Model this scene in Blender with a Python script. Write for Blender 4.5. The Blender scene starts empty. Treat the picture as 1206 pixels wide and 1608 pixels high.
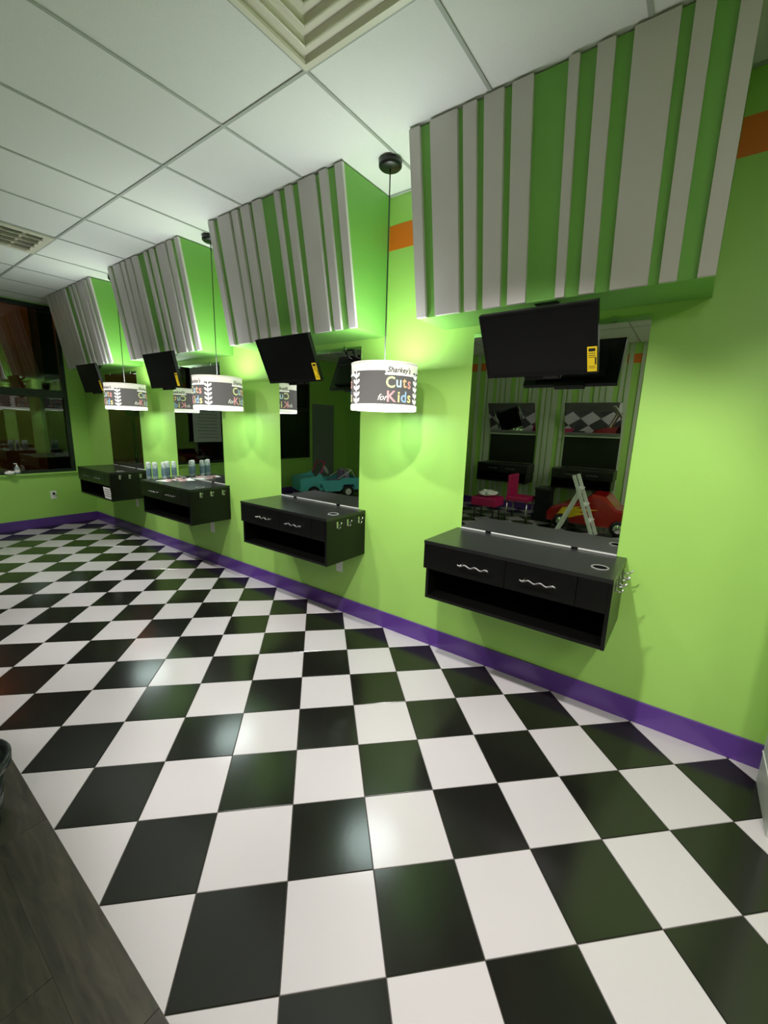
import bpy, bmesh, math, random
from math import sin, cos, pi, radians, atan2, hypot, sqrt
from mathutils import Vector, Matrix
random.seed(7)
S = bpy.context.scene
COL = S.collection
W = 1.957        # station wall plane (x)
H = 3.055        # ceiling height
EY = 6.69        # far wall (y)
XL = -3.95       # opposite wall (x)
YN = -3.6        # room end behind the camera

# ---------------------------------------------------------------- camera
cam_d = bpy.data.cameras.new('camera')
cam = bpy.data.objects.new('camera', cam_d); COL.objects.link(cam)
cam_d.sensor_fit = 'VERTICAL'; cam_d.sensor_height = 24.0; cam_d.lens = 24.0 * 653.6 / 1608
cam_d.clip_start = 0.02
r = Vector((0.59356109, -0.80424229, 0.02965764)); u = Vector((0.14661355, 0.14429414, 0.97861313)); f = Vector((0.79132149, 0.57651847, -0.20356021))
m = Matrix(((r.x, u.x, -f.x, -0.5537), (r.y, u.y, -f.y, -0.7163), (r.z, u.z, -f.z, 1.5819), (0, 0, 0, 1)))
cam.matrix_world = m
S.camera = cam
# ---------------------------------------------------------------- world, exposure
w = bpy.data.worlds.new('night'); S.world = w; w.use_nodes = True
w.node_tree.nodes['Background'].inputs[0].default_value = (0.30, 0.36, 0.5, 1)
w.node_tree.nodes['Background'].inputs[1].default_value = 0.012
S.view_settings.view_transform = 'Standard'; S.view_settings.look = 'None'
S.view_settings.gamma = 1.0; S.view_settings.use_curve_mapping = False
S.view_settings.exposure = 0.36
PENDANT_DOWN = 8.5
PENDANT_UP = 15.5
FILL_LIGHT = 15.0  # strength of the unseen ceiling panels added as fill
SPOT_W = 92.0
# recessed ceiling downlights of the room (all outside the frame), x, y
DOWNLIGHTS = [(0.0, -1.4, 1.0), (0.0, 0.07, 1.9), (0.0, 1.05, 0.4), (0.0, 1.85, 1.15), (0.0, 2.8, 0.4), (0.0, 3.7, 1.1), (0.0, 5.4, 0.8)]

# ---------------------------------------------------------------- helpers
def srgb(r, g, b):
    f = lambda c: (c / 255 / 12.92) if c / 255 <= 0.04045 else ((c / 255 + 0.055) / 1.055) ** 2.4
    return (f(r), f(g), f(b), 1)

def mat(name, col, rough=0.5, metal=0.0, spec=0.5, noise=0.0, nscale=20.0, bump=0.0, bscale=150.0, emit=None, estr=0.0, coat=0.0):
    m = bpy.data.materials.new(name); m.use_nodes = True
    nt = m.node_tree; b = nt.nodes['Principled BSDF']
    b.inputs['Base Color'].default_value = col; b.inputs['Roughness'].default_value = rough
    b.inputs['Metallic'].default_value = metal; b.inputs['Specular IOR Level'].default_value = spec
    b.inputs['Coat Weight'].default_value = coat
    tc = nt.nodes.new('ShaderNodeTexCoord')
    if noise:
        n = nt.nodes.new('ShaderNodeTexNoise'); n.inputs['Scale'].default_value = nscale; n.inputs['Detail'].default_value = 5
        nt.links.new(tc.outputs['Object'], n.inputs['Vector'])
        mx = nt.nodes.new('ShaderNodeMix'); mx.data_type = 'RGBA'
        mx.inputs['A'].default_value = [c * (1 - noise) for c in col[:3]] + [1]
        mx.inputs['B'].default_value = [min(1, c * (1 + noise)) for c in col[:3]] + [1]
        nt.links.new(n.outputs['Fac'], mx.inputs['Factor']); nt.links.new(mx.outputs['Result'], b.inputs['Base Color'])
    if bump:
        n2 = nt.nodes.new('ShaderNodeTexNoise'); n2.inputs['Scale'].default_value = bscale; n2.inputs['Detail'].default_value = 3
        nt.links.new(tc.outputs['Object'], n2.inputs['Vector'])
        bp = nt.nodes.new('ShaderNodeBump'); bp.inputs['Strength'].default_value = bump; bp.inputs['Distance'].default_value = 0.002
        nt.links.new(n2.outputs['Fac'], bp.inputs['Height']); nt.links.new(bp.outputs['Normal'], b.inputs['Normal'])
    if emit:
        b.inputs['Emission Color'].default_value = emit; b.inputs['Emission Strength'].default_value = estr
    return m

M = {}
M['green'] = mat('green_paint', srgb(160, 207, 100), 0.42, noise=0.03, nscale=3, bump=0.15, bscale=260)
M['green_soffit'] = mat('green_soffit_paint', srgb(124, 184, 86), 0.5, noise=0.03, nscale=3, bump=0.1, bscale=260)
M['purple'] = mat('purple_paint', srgb(92, 58, 140), 0.28, noise=0.06, nscale=6)
M['orange'] = mat('orange_paint', srgb(222, 112, 22), 0.45, noise=0.03, nscale=5)
M['board'] = mat('grey_painted_board', srgb(214, 206, 207), 0.38, noise=0.03, nscale=5, bump=0.05)
M['oboard'] = mat('grey_green_board', srgb(190, 200, 175), 0.45, noise=0.04, nscale=5)
M['black_tile'] = mat('black_glazed_tile', srgb(26, 25, 23), 0.17, spec=0.55, noise=0.2, nscale=2, bump=0.05, bscale=60)
M['white_tile'] = mat('white_glazed_tile', srgb(192, 185, 189), 0.17, spec=0.5, noise=0.015, nscale=2, bump=0.05, bscale=60)
M['grout'] = mat('dark_grout', srgb(70, 66, 62), 0.9, noise=0.1)
M['wood_tile'] = None
M['metal'] = mat('brushed_metal', srgb(190, 190, 188), 0.3, metal=1.0)
M['rail'] = mat('satin_silver_rail', srgb(215, 215, 212), 0.35, metal=0.2)
M['grommet'] = mat('grey_grommet_ring', srgb(125, 125, 122), 0.4)
M['handle'] = mat('dull_steel', srgb(140, 138, 136), 0.38, metal=0.9)
M['chrome'] = mat('chrome', srgb(215, 215, 215), 0.12, metal=1.0)
M['dark_metal'] = mat('dark_metal', srgb(40, 40, 40), 0.35, metal=0.8)
M['mirror'] = mat('mirror_glass', (0.68, 0.70, 0.68, 1), 0.0, metal=1.0)
M['laminate'] = mat('black_laminate', srgb(11, 11, 10), 0.3, spec=0.33, noise=0.15, nscale=9, bump=0.06, bscale=300)
M['laminate_top'] = mat('black_laminate_top', srgb(27, 27, 27), 0.3, spec=0.6, noise=0.12, nscale=9, bump=0.06, bscale=300)
M['cavity'] = mat('black_interior', srgb(7, 7, 7), 0.8, spec=0.2)
M['tvblack'] = mat('black_plastic', srgb(11, 11, 11), 0.45, spec=0.25, noise=0.1)
M['tvscreen'] = mat('tv_screen_glass', srgb(12, 12, 11), 0.3, spec=0.3)
M['yellow'] = mat('yellow_sticker', srgb(235, 200, 30), 0.5)
M['ink'] = mat('black_ink', srgb(20, 20, 18), 0.6)
M['black'] = mat('black_enamel', srgb(18, 18, 18), 0.35)
M['rubber'] = mat('black_rubber', srgb(24, 24, 24), 0.6)
M['white'] = mat('white_plastic', srgb(235, 235, 230), 0.4)
M['paper'] = mat('white_paper', srgb(240, 238, 235), 0.8, noise=0.03)
M['vent'] = mat('cream_vent_metal', srgb(228, 224, 206), 0.35, noise=0.02)
M['tbar'] = mat('ceiling_tbar', srgb(176, 181, 173), 0.5)
M['shadow_gap'] = mat('dark_gap', srgb(60, 62, 58), 0.8)
M['frame'] = mat('dark_window_frame', srgb(12, 30, 20), 0.4)
M['grey_panel'] = mat('grey_panel', srgb(185, 190, 182), 0.4, noise=0.02)
M['lamp_white'] = mat('lit_white_shade', srgb(235, 232, 220), 0.7, emit=(1, 0.93, 0.88, 1), estr=0.28)
M['lamp_rim'] = mat('lit_white_rim', srgb(240, 238, 230), 0.6, emit=(1, 0.98, 0.92, 1), estr=0.7)
M['lamp_dark'] = mat('shade_dark_print', srgb(70, 68, 66), 0.8, emit=(1, 0.97, 0.92, 1), estr=0.09)
M['diff_down'] = mat('lamp_bottom_diffuser', srgb(250, 250, 245), 0.6, emit=(0.80, 1.0, 0.96, 1), estr=PENDANT_DOWN)
M['diff_up'] = mat('lamp_top_opening', srgb(250, 250, 245), 0.6, emit=(0.93, 1.0, 0.98, 1), estr=PENDANT_UP)
M['fill_light_lens'] = mat('fill_light_lens', srgb(250, 250, 248), 0.5, emit=(1.0, 0.93, 0.90, 1), estr=FILL_LIGHT)
M['can_lens'] = mat('downlight_lens', srgb(250, 250, 245), 0.5, emit=(1, 0.98, 0.94, 1), estr=4.0)
for n_, c_ in dict(yellowgreen=(226, 232, 140), skyblue=(175, 215, 225), tangerine=(238, 175, 105), coral=(235, 140, 125), pinkred=(236, 135, 140), lemon=(235, 222, 125), blue=(125, 175, 218), cream=(240, 236, 220)).items():
    c = srgb(*[q * 0.72 + 250 * 0.28 for q in c_]); M[n_] = mat('print_' + n_, c, 0.7, emit=c, estr=0.42)

def wood_mat():
    m = bpy.data.materials.new('dark_wood_look_tile'); m.use_nodes = True
    nt = m.node_tree; b = nt.nodes['Principled BSDF']; b.inputs['Roughness'].default_value = 0.45
    tc = nt.nodes.new('ShaderNodeTexCoord'); mp = nt.nodes.new('ShaderNodeMapping'); mp.inputs['Scale'].default_value = (14, 2, 14)
    n = nt.nodes.new('ShaderNodeTexNoise'); n.inputs['Scale'].default_value = 3; n.inputs['Detail'].default_value = 8; n.inputs['Distortion'].default_value = 0.6
    oi = nt.nodes.new('ShaderNodeObjectInfo'); add = nt.nodes.new('ShaderNodeVectorMath'); add.operation = 'ADD'
    nt.links.new(tc.outputs['Object'], add.inputs[0]); nt.links.new(oi.outputs['Random'], add.inputs[1])
    nt.links.new(add.outputs[0], mp.inputs['Vector']); nt.links.new(mp.outputs[0], n.inputs['Vector'])
    cr = nt.nodes.new('ShaderNodeValToRGB')
    cr.color_ramp.elements[0].position = 0.3; cr.color_ramp.elements[0].color = srgb(48, 45, 40)
    cr.color_ramp.elements[1].position = 0.72; cr.color_ramp.elements[1].color = srgb(76, 70, 60)
    nt.links.new(n.outputs['Fac'], cr.inputs['Fac']); nt.links.new(cr.outputs['Color'], b.inputs['Base Color'])
    return m
M['wood_tile'] = wood_mat()

def ceil_mat():
    m = mat('acoustic_ceiling_tile', srgb(240, 240, 238), 0.9, noise=0.06, nscale=160, bump=0.5, bscale=220)
    return m
M['ceil'] = ceil_mat()

def glass_mat():
    m = bpy.data.materials.new('window_glass'); m.use_nodes = True
    nt = m.node_tree; nt.nodes.remove(nt.nodes['Principled BSDF'])
    t = nt.nodes.new('ShaderNodeBsdfTransparent'); t.inputs[0].default_value = (0.8, 0.84, 0.8, 1)
    g = nt.nodes.new('ShaderNodeBsdfGlossy'); g.inputs['Roughness'].default_value = 0.0; g.inputs[0].default_value = (0.9, 0.95, 0.9, 1)
    fr = nt.nodes.new('ShaderNodeFresnel'); fr.inputs[0].default_value = 1.65
    mx = nt.nodes.new('ShaderNodeMixShader')
    nt.links.new(fr.outputs[0], mx.inputs[0]); nt.links.new(t.outputs[0], mx.inputs[1]); nt.links.new(g.outputs[0], mx.inputs[2])
    nt.links.new(mx.outputs[0], nt.nodes['Material Output'].inputs[0])
    return m
M['glass'] = glass_mat()

def link(name, me, parent=None, loc=None, kind=None, label=None):
    o = bpy.data.objects.new(name, me); COL.objects.link(o)
    if parent: o.parent = parent
    if loc is not None: o.location = loc
    if kind: o['kind'] = kind
    if label: o['label'] = label
    return o

def tag(o, label, cat, group=None):
    o['label'] = label; o['category'] = cat
    if group: o['group'] = group
    return o

def thing(name, loc, label, cat, group=None, rz=0):
    o = bpy.data.objects.new(name, None); COL.objects.link(o); o.location = loc; o.rotation_euler = (0, 0, rz)
    o.empty_display_size = 0.1
    return tag(o, label, cat, group)

class MB:
    """collects faces with material indices, one mesh object in the end"""
    def __init__(s): s.v = []; s.f = []; s.mi = []; s.mats = []; s.sm = []
    def m(s, mm):
        if mm not in s.mats: s.mats.append(mm)
        return s.mats.index(mm)
    def add(s, vs, fs, mm, smooth=False, T=None):
        k = len(s.v); i = s.m(mm)
        for v in vs: s.v.append(tuple(T @ Vector(v)) if T else tuple(v))
        for fc in fs: s.f.append(tuple(k + a for a in fc)); s.mi.append(i); s.sm.append(smooth)
        return s
    def box(s, x0, x1, y0, y1, z0, z1, mm, T=None, bev=0.0):
        if bev:
            return s.cbox(x0, x1, y0, y1, z0, z1, mm, bev, T)
        vs = [(x, y, z) for z in (z0, z1) for y in (y0, y1) for x in (x0, x1)]
        fs = [(0, 2, 3, 1), (4, 5, 7, 6), (0, 1, 5, 4), (2, 6, 7, 3), (0, 4, 6, 2), (1, 3, 7, 5)]
        return s.add(vs, fs, mm, False, T)
    def cbox(s, x0, x1, y0, y1, z0, z1, mm, b, T=None):
        bm = bmesh.new(); bmesh.ops.create_cube(bm, size=1)
        for v in bm.verts: v.co = Vector(((x0 + x1) / 2 + v.co.x * (x1 - x0), (y0 + y1) / 2 + v.co.y * (y1 - y0), (z0 + z1) / 2 + v.co.z * (z1 - z0)))
        bmesh.ops.bevel(bm, geom=bm.edges[:], offset=b, segments=2, affect='EDGES', profile=0.7)
        bm.verts.index_update()
        s.add([v.co[:] for v in bm.verts], [[v.index for v in fc.verts] for fc in bm.faces], mm, False, T); bm.free(); return s
    def lathe(s, prof, mm, n=24, T=None, smooth=True, a0=0, a1=2 * pi, cap=False):
        full = abs(a1 - a0 - 2 * pi) < 1e-6
        k = n if full else n + 1
        vs = []; fs = []
        for (rr, z) in prof:
            for i in range(k):
                a = a0 + (a1 - a0) * i / n; vs.append((rr * cos(a), rr * sin(a), z))
        for j in range(len(prof) - 1):
            for i in range(n):
                i2 = (i + 1) % k
                fs.append((j * k + i, j * k + i2, (j + 1) * k + i2, (j + 1) * k + i))
        if cap:
            fs.append(tuple(range(k - 1, -1, -1))); fs.append(tuple((len(prof) - 1) * k + i for i in range(k)))
        return s.add(vs, fs, mm, smooth, T)
    def tube(s, pts, rad, mm, n=8, T=None):
        pts = [Vector(p) for p in pts]; vs = []; fs = []
        up = Vector((0, 0, 1)); prev = None
        for i, p in enumerate(pts):
            d = (pts[min(i + 1, len(pts) - 1)] - pts[max(i - 1, 0)]).normalized()
            a = prev if prev else (up if abs(d.z) < 0.9 else Vector((1, 0, 0)))
            e1 = (a - d * a.dot(d)).normalized(); e2 = d.cross(e1); prev = e1
            rr = rad[i] if isinstance(rad, (list, tuple)) else rad
            for k in range(n):
                t = 2 * pi * k / n; vs.append(tuple(p + e1 * rr * cos(t) + e2 * rr * sin(t)))
        for i in range(len(pts) - 1):
            for k in range(n):
                k2 = (k + 1) % n
                fs.append((i * n + k, i * n + k2, (i + 1) * n + k2, (i + 1) * n + k))
        fs.append(tuple(range(n - 1, -1, -1))); fs.append(tuple((len(pts) - 1) * n + k for k in range(n)))
        return s.add(vs, fs, mm, True, T)
    def prism(s, poly, axis, a, b, mm, T=None):
        """poly in the two other axes, extruded from a to b"""
        def P(q, t): return {'x': (t, q[0], q[1]), 'y': (q[0], t, q[1]), 'z': (q[0], q[1], t)}[axis]
        n = len(poly); vs = [P(q, a) for q in poly] + [P(q, b) for q in poly]
        fs = [tuple(range(n - 1, -1, -1)), tuple(range(n, 2 * n))] + [(i, (i + 1) % n, n + (i + 1) % n, n + i) for i in range(n)]
        return s.add(vs, fs, mm, False, T)
    def mesh(s, name):
        me = bpy.data.meshes.new(name); me.from_pydata(s.v, [], s.f)
        for mm in s.mats: me.materials.append(mm)
        me.polygons.foreach_set('material_index', s.mi); me.polygons.foreach_set('use_smooth', s.sm)
        bm = bmesh.new(); bm.from_mesh(me); bmesh.ops.recalc_face_normals(bm, faces=bm.faces); bm.to_mesh(me); bm.free()
        me.update(); return me
    def obj(s, name, parent=None, loc=None, kind=None, label=None):
        o = link(name, s.mesh(name), parent, loc, kind, label)
        if any(s.sm) and not all(s.sm):
            pass
        return o

def Bx(*a, **k): return MB().box(*a, **k)

def copy_thing(o, loc, label, rz=None, group=None):
    c = o.copy(); COL.objects.link(c); c.location = loc; c['label'] = label
    if rz is not None: c.rotation_euler = (0, 0, rz)
    if group: c['group'] = group
    def rec(src, dst):
        for ch in src.children:
            d = ch.copy(); COL.objects.link(d); d.parent = dst; rec(ch, d)
    rec(o, c)
    return c

def clip(poly, a, b, c):
    """keep a*x+b*y<=c"""
    out = []
    for i in range(len(poly)):
        p, q = poly[i], poly[(i + 1) % len(poly)]
        dp = a * p[0] + b * p[1] - c; dq = a * q[0] + b * q[1] - c
        if dp <= 0: out.append(p)
        if dp * dq < 0:
            t = dp / (dp - dq); out.append((p[0] + (q[0] - p[0]) * t, p[1] + (q[1] - p[1]) * t))
    return out

def area(p): return abs(sum(p[i][0] * p[(i + 1) % len(p)][1] - p[(i + 1) % len(p)][0] * p[i][1] for i in range(len(p)))) / 2

def tile_geo(mb, poly, mm, gap=0.0016, ch=0.0012, zt=0.0, zb=-0.006):
    cx = sum(p[0] for p in poly) / len(poly); cy = sum(p[1] for p in poly) / len(poly)
    def inset(d):
        out = []
        for x, y in poly:
            L = hypot(x - cx, y - cy) or 1; k = max(0.2, 1 - d * 1.42 / L); out.append((cx + (x - cx) * k, cy + (y - cy) * k))
        return out
    n = len(poly); A = inset(gap); B = inset(gap + ch)
    vs = [(x, y, zb) for x, y in A] + [(x, y, zt - ch) for x, y in A] + [(x, y, zt) for x, y in B]
    fs = [(i, (i + 1) % n, n + (i + 1) % n, n + i) for i in range(n)] + [(n + i, n + (i + 1) % n, 2 * n + (i + 1) % n, 2 * n + i) for i in range(n)] + [tuple(2 * n + i for i in range(n))]
    mb.add(vs, fs, mm)

# ================================================================= SHELL
# ---- floor
floor = Bx(XL - 0.1, W + 0.1, YN - 0.1, EY + 0.1, -0.12, -0.0035, M['grout']).obj('floor', kind='structure')
T = 0.3048; R2 = sqrt(2)
XW = -2.1553 * 0 - T / R2          # border between checker strip and wood-look tiles
def P(a, b): return ((a + b) / R2 * T, (b - a) / R2 * T)
full = {}
for col in ('black_tile', 'white_tile'):
    mb = MB(); h = T / R2
    tile_geo(mb, [(0, -h), (h, 0), (0, h), (-h, 0)], M[col]); full[col] = mb.mesh(col)
nt_ = 0
rest = MB()
for a in range(-24, 30):
    for b in range(-24, 34):
        q = [P(a, b), P(a + 1, b), P(a + 1, b + 1), P(a, b + 1)]
        p = q
        for cl in ((1, 0, W), (-1, 0, -XW), (0, 1, EY), (0, -1, 2.75)): 
            p = clip(p, *cl)
            if len(p) < 3: break
        if len(p) < 3 or area(p) < 2e-4: continue
        col = 'black_tile' if (a + b) % 2 else 'white_tile'
        cx = sum(v[0] for v in q) / 4; cy = sum(v[1] for v in q) / 4
        if cy < -1.35:
            tile_geo(rest, p, M[col]); continue
        nt_ += 1
        if area(p) > 0.999 * T * T:
            link(col, full[col], floor, (cx, cy, 0))
        else:
            mb = MB(); tile_geo(mb, p, M[col]); mb.obj(col, floor)
rest.obj('checker_tiles', floor, kind='stuff')
# opposite checker strip (seen only in the mirrors)
opp = MB(); XO = -1.84
for a in range(-60, 60):
    for b in range(-60, 60):
        q = [(XO - 0.0 + P(a, b)[0], P(a, b)[1]) for (a, b) in ((a, b), (a + 1, b), (a + 1, b + 1), (a, b + 1))]
        if not (XL - 0.3 < q[0][0] < XO + 0.3 and -2.9 < q[0][1] < EY + 0.3): continue
        p = q
        for cl in ((1, 0, XO), (-1, 0, -XL), (0, 1, EY), (0, -1, 2.75)):
            p = clip(p, *cl)
            if len(p) < 3: break
        if len(p) < 3 or area(p) < 2e-4: continue
        tile_geo(opp, p, M['black_tile' if (a + b) % 2 else 'white_tile'])
opp.obj('checker_tiles', floor, kind='stuff')
# wood-look plank tiles between the strips
PW, PL = 0.1524, 0.9144
mbp = MB(); tile_geo(mbp, [(-PW / 2, -PL / 2), (PW / 2, -PL / 2), (PW / 2, PL / 2), (-PW / 2, PL / 2)], M['wood_tile'], gap=0.0008, ch=0.0006)
plank = mbp.mesh('plank_tile')
row = 0; x = XW
restp = MB()
while x - PW > XO - 0.02:
    off = 0.242 + (row % 3) * 0.306
    for k in range(-4, 8):
        y0 = off + k * PL
        if y0 > EY: continue
        y1 = min(EY, y0 + PL)
        if row < 6 and y0 > -1.5 and y1 - y0 > PL * 0.99: link('plank_tile', plank, floor, (x - PW / 2, (y0 + y1) / 2, 0))
        else: tile_geo(restp, [(x - PW, y0), (x, y0), (x, y1), (x - PW, y1)], M['wood_tile'], gap=0.0008, ch=0.0006)
    x -= PW; row += 1
restp.box(XO, x, -3.5, EY, -0.0035, -0.0002, M['wood_tile'])
restp.obj('plank_tiles', floor, kind='stuff')

# ---- walls
wall_right = Bx(W, W + 0.1, -1.2, EY + 0.1, 0, H + 0.05, M['green']).obj('wall_right', kind='structure')
Bx(W - 0.0012, W, -1.19, EY, 2.735, 2.885, M['orange']).obj('orange_stripe', wall_right)
wall_left = Bx(XL - 0.1, XL, YN, EY + 0.1, 0, H + 0.05, M['green']).obj('wall_left', kind='structure')
Bx(XL, XL + 0.0015, YN, EY, 2.735, 2.885, M['orange']).obj('orange_stripe', wall_left)
# far wall with the big shop window
WX0, WX1, WZ0, WZ1 = -2.62, 1.745, 0.775, 3.045
mb = MB()
mb.box(WX1, W, EY, EY + 0.1, 0, H + 0.05, M['green'])
mb.box(XL, WX0, EY, EY + 0.1, 0, H + 0.05, M['green'])
mb.box(WX0, WX1, EY, EY + 0.1, 0, WZ0, M['green'])
mb.box(WX0, WX1, EY, EY + 0.1, WZ1, H + 0.05, M['green'])
wall_far = mb.obj('wall_far', kind='structure')
mb = MB()
mb.box(XL - 0.1, 1.6, YN - 0.1, YN, 0, H + 0.05, M['green'])
mb.box(1.5, W + 0.1, -1.3, -1.2, 0, H + 0.05, M['green'])
mb.box(1.5, 1.6, YN - 0.1, -1.3, 0, H + 0.05, M['green'])
mb.obj('wall_near', kind='structure')
trim1 = MB().box(1.5, 1.846, -1.2, -1.176, 0.0, 2.1, M['grey_panel'], bev=0.003).obj('trim_1', kind='structure')
Bx(1.5, 1.847, -1.176, -1.173, 0.158, 0.165, M['white']).obj('edge_strip', trim1)

# ---- baseboards
def base(name, x0, x1, y0, y1):
    return MB().box(x0, x1, y0, y1, 0, 0.13, M['purple'], bev=0.003).obj(name, kind='structure')
base('baseboard_right', W - 0.014, W, -1.2, EY)
base('baseboard_far', XL + 0.014, W - 0.014, EY - 0.014, EY)
base('baseboard_left', XL, XL + 0.014, YN, EY)

# ---- window
win = MB()
fw = 0.05
win.box(WX0, WX0 + fw, EY + 0.01, EY + 0.09, WZ0, WZ1, M['frame'])
win.box(WX1 - fw, WX1, EY + 0.01, EY + 0.09, WZ0, WZ1, M['frame'])
win.box(WX0 + fw, WX1 - fw, EY + 0.01, EY + 0.09, WZ1 - 0.05, WZ1, M['frame'])
win.box(WX0 + fw, WX1 - fw, EY + 0.01, EY + 0.09, WZ0, WZ0 + 0.04, M['frame'])
window = win.obj('window_1', kind='structure')
Bx(WX0 + fw, WX1 - fw, EY - 0.012, EY + 0.09, 1.83, 1.93, M['frame']).obj('transom_bar', window)
for mx_ in (-0.72,):
    Bx(mx_ - 0.025, mx_ + 0.025, EY + 0.012, EY + 0.088, WZ0 + 0.04, WZ1 - 0.05, M['frame']).obj('mullion', window)
for (a, b) in ((WX0 + fw, -0.745), (-0.695, WX1 - fw)):
    for (c, d) in ((WZ0 + 0.04, 1.83), (1.93, WZ1 - 0.05)):
        Bx(a, b, EY + 0.045, EY + 0.049, c, d, M['glass']).obj('pane', window)
MB().box(WX0, WX1, EY - 0.03, EY + 0.01, WZ0 - 0.02, WZ0 + 0.002, M['green'], bev=0.003).obj('window_sill', window)

# ---- ceiling
ceiling = Bx(XL - 0.1, W + 0.1, YN - 0.1, EY + 0.1, H + 0.03, H + 0.1, M['shadow_gap']).obj('ceiling', kind='structure')
CX, CY, CS = 0.9353, 0.8526, 0.6096
grid = MB(); g = 0.008
xs = [CX + k * 2 * CS for k in range(-5, 2)]; ys = [CY + k * CS for k in range(-8, 11)]
VENTS = {(0, -1), (0, 5)}      # module (panel column 0 ends at CX, split in half), row index from CY
pan = {}
def panel(x0, x1, y0, y1):
    x0, x1, y0, y1 = max(x0, XL), min(x1, W), max(y0, YN), min(y1, EY)
    if x1 - x0 < 0.03 or y1 - y0 < 0.03: return
    k = (round(x1 - x0, 4), round(y1 - y0, 4))
    if k not in pan:
        mb = MB(); a, b = k[0] / 2 - 0.004, k[1] / 2 - 0.004
        mb.box(-a, a, -b, b, 0, 0.02, M['ceil']); pan[k] = mb.mesh('ceiling_panel')
    link('ceiling_panel', pan[k], ceiling, ((x0 + x1) / 2, (y0 + y1) / 2, H + 0.006))
for i in range(-5, 2):
    for j in range(-8, 11):
        x0, x1 = CX + (i - 1) * 2 * CS, CX + i * 2 * CS; y0, y1 = CY + j * CS, CY + (j + 1) * CS
        if (i, j) in VENTS:
            panel(x0, x0 + CS, y0, y1)
            grid.box(x0 + CS - g, x0 + CS + g, max(YN, y0), min(EY, y1), H, H + 0.004, M['tbar'])
        else: panel(x0, x1, y0, y1)
for x in xs:
    if XL < x < W: grid.box(x - g, x + g, YN, EY, H + 0.0005, H + 0.0045, M['tbar'])
for y in ys:
    if YN < y < EY: grid.box(XL, W, y - g, y + g, H + 0.001, H + 0.005, M['tbar'])
grid.box(W - 0.02, W, -1.2, EY, H - 0.0005, H + 0.004, M['tbar']); grid.box(XL, W, EY - 0.02, EY, H - 0.0005, H + 0.004, M['tbar'])
grid.obj('ceiling_grid', ceiling, kind='stuff')

# supply-air diffuser: nested square louvres
def diffuser(x0, y0, label, name='ceiling_diffuser'):
    t = thing(name, (x0 + CS / 2, y0 + CS / 2, H), label, 'air vent')
    hs = CS / 2 - 0.008
    mb = MB()
    def ring(a, za, b, zb, mm):
        vs = [(-a, -a, za), (a, -a, za), (a, a, za), (-a, a, za), (-b, -b, zb), (b, -b, zb), (b, b, zb), (-b, b, zb)]
        mb.add(vs, [(i, (i + 1) % 4, 4 + (i + 1) % 4, 4 + i) for i in range(4)], mm)
    ring(hs, -0.001, hs, -0.008, M['vent']); ring(hs, -0.008, hs - 0.025, -0.008, M['vent']); ring(hs - 0.025, -0.008, hs - 0.03, 0.0, M['vent'])
    mb.obj('frame', t)
    a = hs - 0.03
    for k in range(4):
        mb = MB(); o_ = a - k * 0.062; i_ = o_ - 0.052
        ring(o_ + 0.004, 0.0, o_ - 0.004, 0.012, M['vent']); ring(o_ - 0.004, 0.012, o_ - 0.03, 0.010, M['vent']); ring(o_ - 0.03, 0.010, i_ - 0.002, -0.010, M['vent']); ring(i_ - 0.002, -0.010, i_ - 0.0065, -0.008, M['vent']); ring(i_ - 0.0065, -0.008, i_ - 0.006, 0.004, M['vent'])
        mb.obj('louver', t)
    i_ = a - 3 * 0.062 - 0.064
    MB().box(-i_, i_, -i_, i_, -0.008, 0.0, M['vent'], bev=0.003).obj('centre_plate', t)
    Bx(-hs, hs, -hs, hs, 0.029, 0.0295, M['cavity']).obj('back_plate', t)
    return t
diffuser(CX - CS, CY - CS, 'large cream square louvred air diffuser in the ceiling at the top of the view')
# slotted return grille farther away
t = thing('ceiling_grille', (CX - CS / 2, CY + 5.5 * CS, H), 'smaller cream slotted air grille in the ceiling at the left edge', 'air vent')
hs = CS / 2 - 0.01
mb = MB()
for (a, b, c, d) in ((-hs, hs, -hs, -hs + 0.06), (-hs, hs, hs - 0.05, hs), (-hs, -hs + 0.05, -hs + 0.06, hs - 0.05), (hs - 0.06, hs, -hs + 0.06, hs - 0.05)): mb.box(a, b, c, d, -0.008, 0.0, M['vent'])
mb.obj('frame', t)
Bx(-hs, hs, -hs, hs, 0.028, 0.0295, M['cavity']).obj('back_plate', t)
for k in range(4):
    y_ = -hs + 0.06 + 0.05 + k * 0.115
    Tm = Matrix.Translation((0, y_, 0.01)) @ Matrix.Rotation(radians(52), 4, 'X')
    MB().box(-hs + 0.05, hs - 0.06, -0.052, 0.03, -0.0015, 0.0015, M['vent'], T=Tm).obj('louver', t)
for k in range(2):
    Bx(-0.12 + k * 0.22, -0.10 + k * 0.22, -hs + 0.06, hs - 0.05, -0.006, -0.001, M['vent']).obj('divider', t)

# two unseen 2x4 light panels, added behind the camera as fill
def fill_light(x, y, label):
    t = thing('added_fill_light', (x, y, H), label, 'light', 'added ceiling fill lights behind the camera')
    mb = MB()
    for q in ((-0.6, 0.6, -0.3, -0.27), (-0.6, 0.6, 0.27, 0.3), (-0.6, -0.57, -0.27, 0.27), (0.57, 0.6, -0.27, 0.27)): mb.box(*q, -0.006, 0.0, M['tbar'])
    mb.obj('frame', t)
    Bx(-0.57, 0.57, -0.27, 0.27, -0.004, -0.001, M['fill_light_lens']).obj('lens', t)
fill_light(CX - 3 * CS - 0.0, CY - 5.5 * CS, 'added rectangular ceiling fill light behind the camera, nearer the plank walkway')
fill_light(CX - 5 * CS - 0.0, CY - 3.5 * CS, 'added rectangular ceiling fill light behind the camera, nearer the opposite wall')
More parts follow.
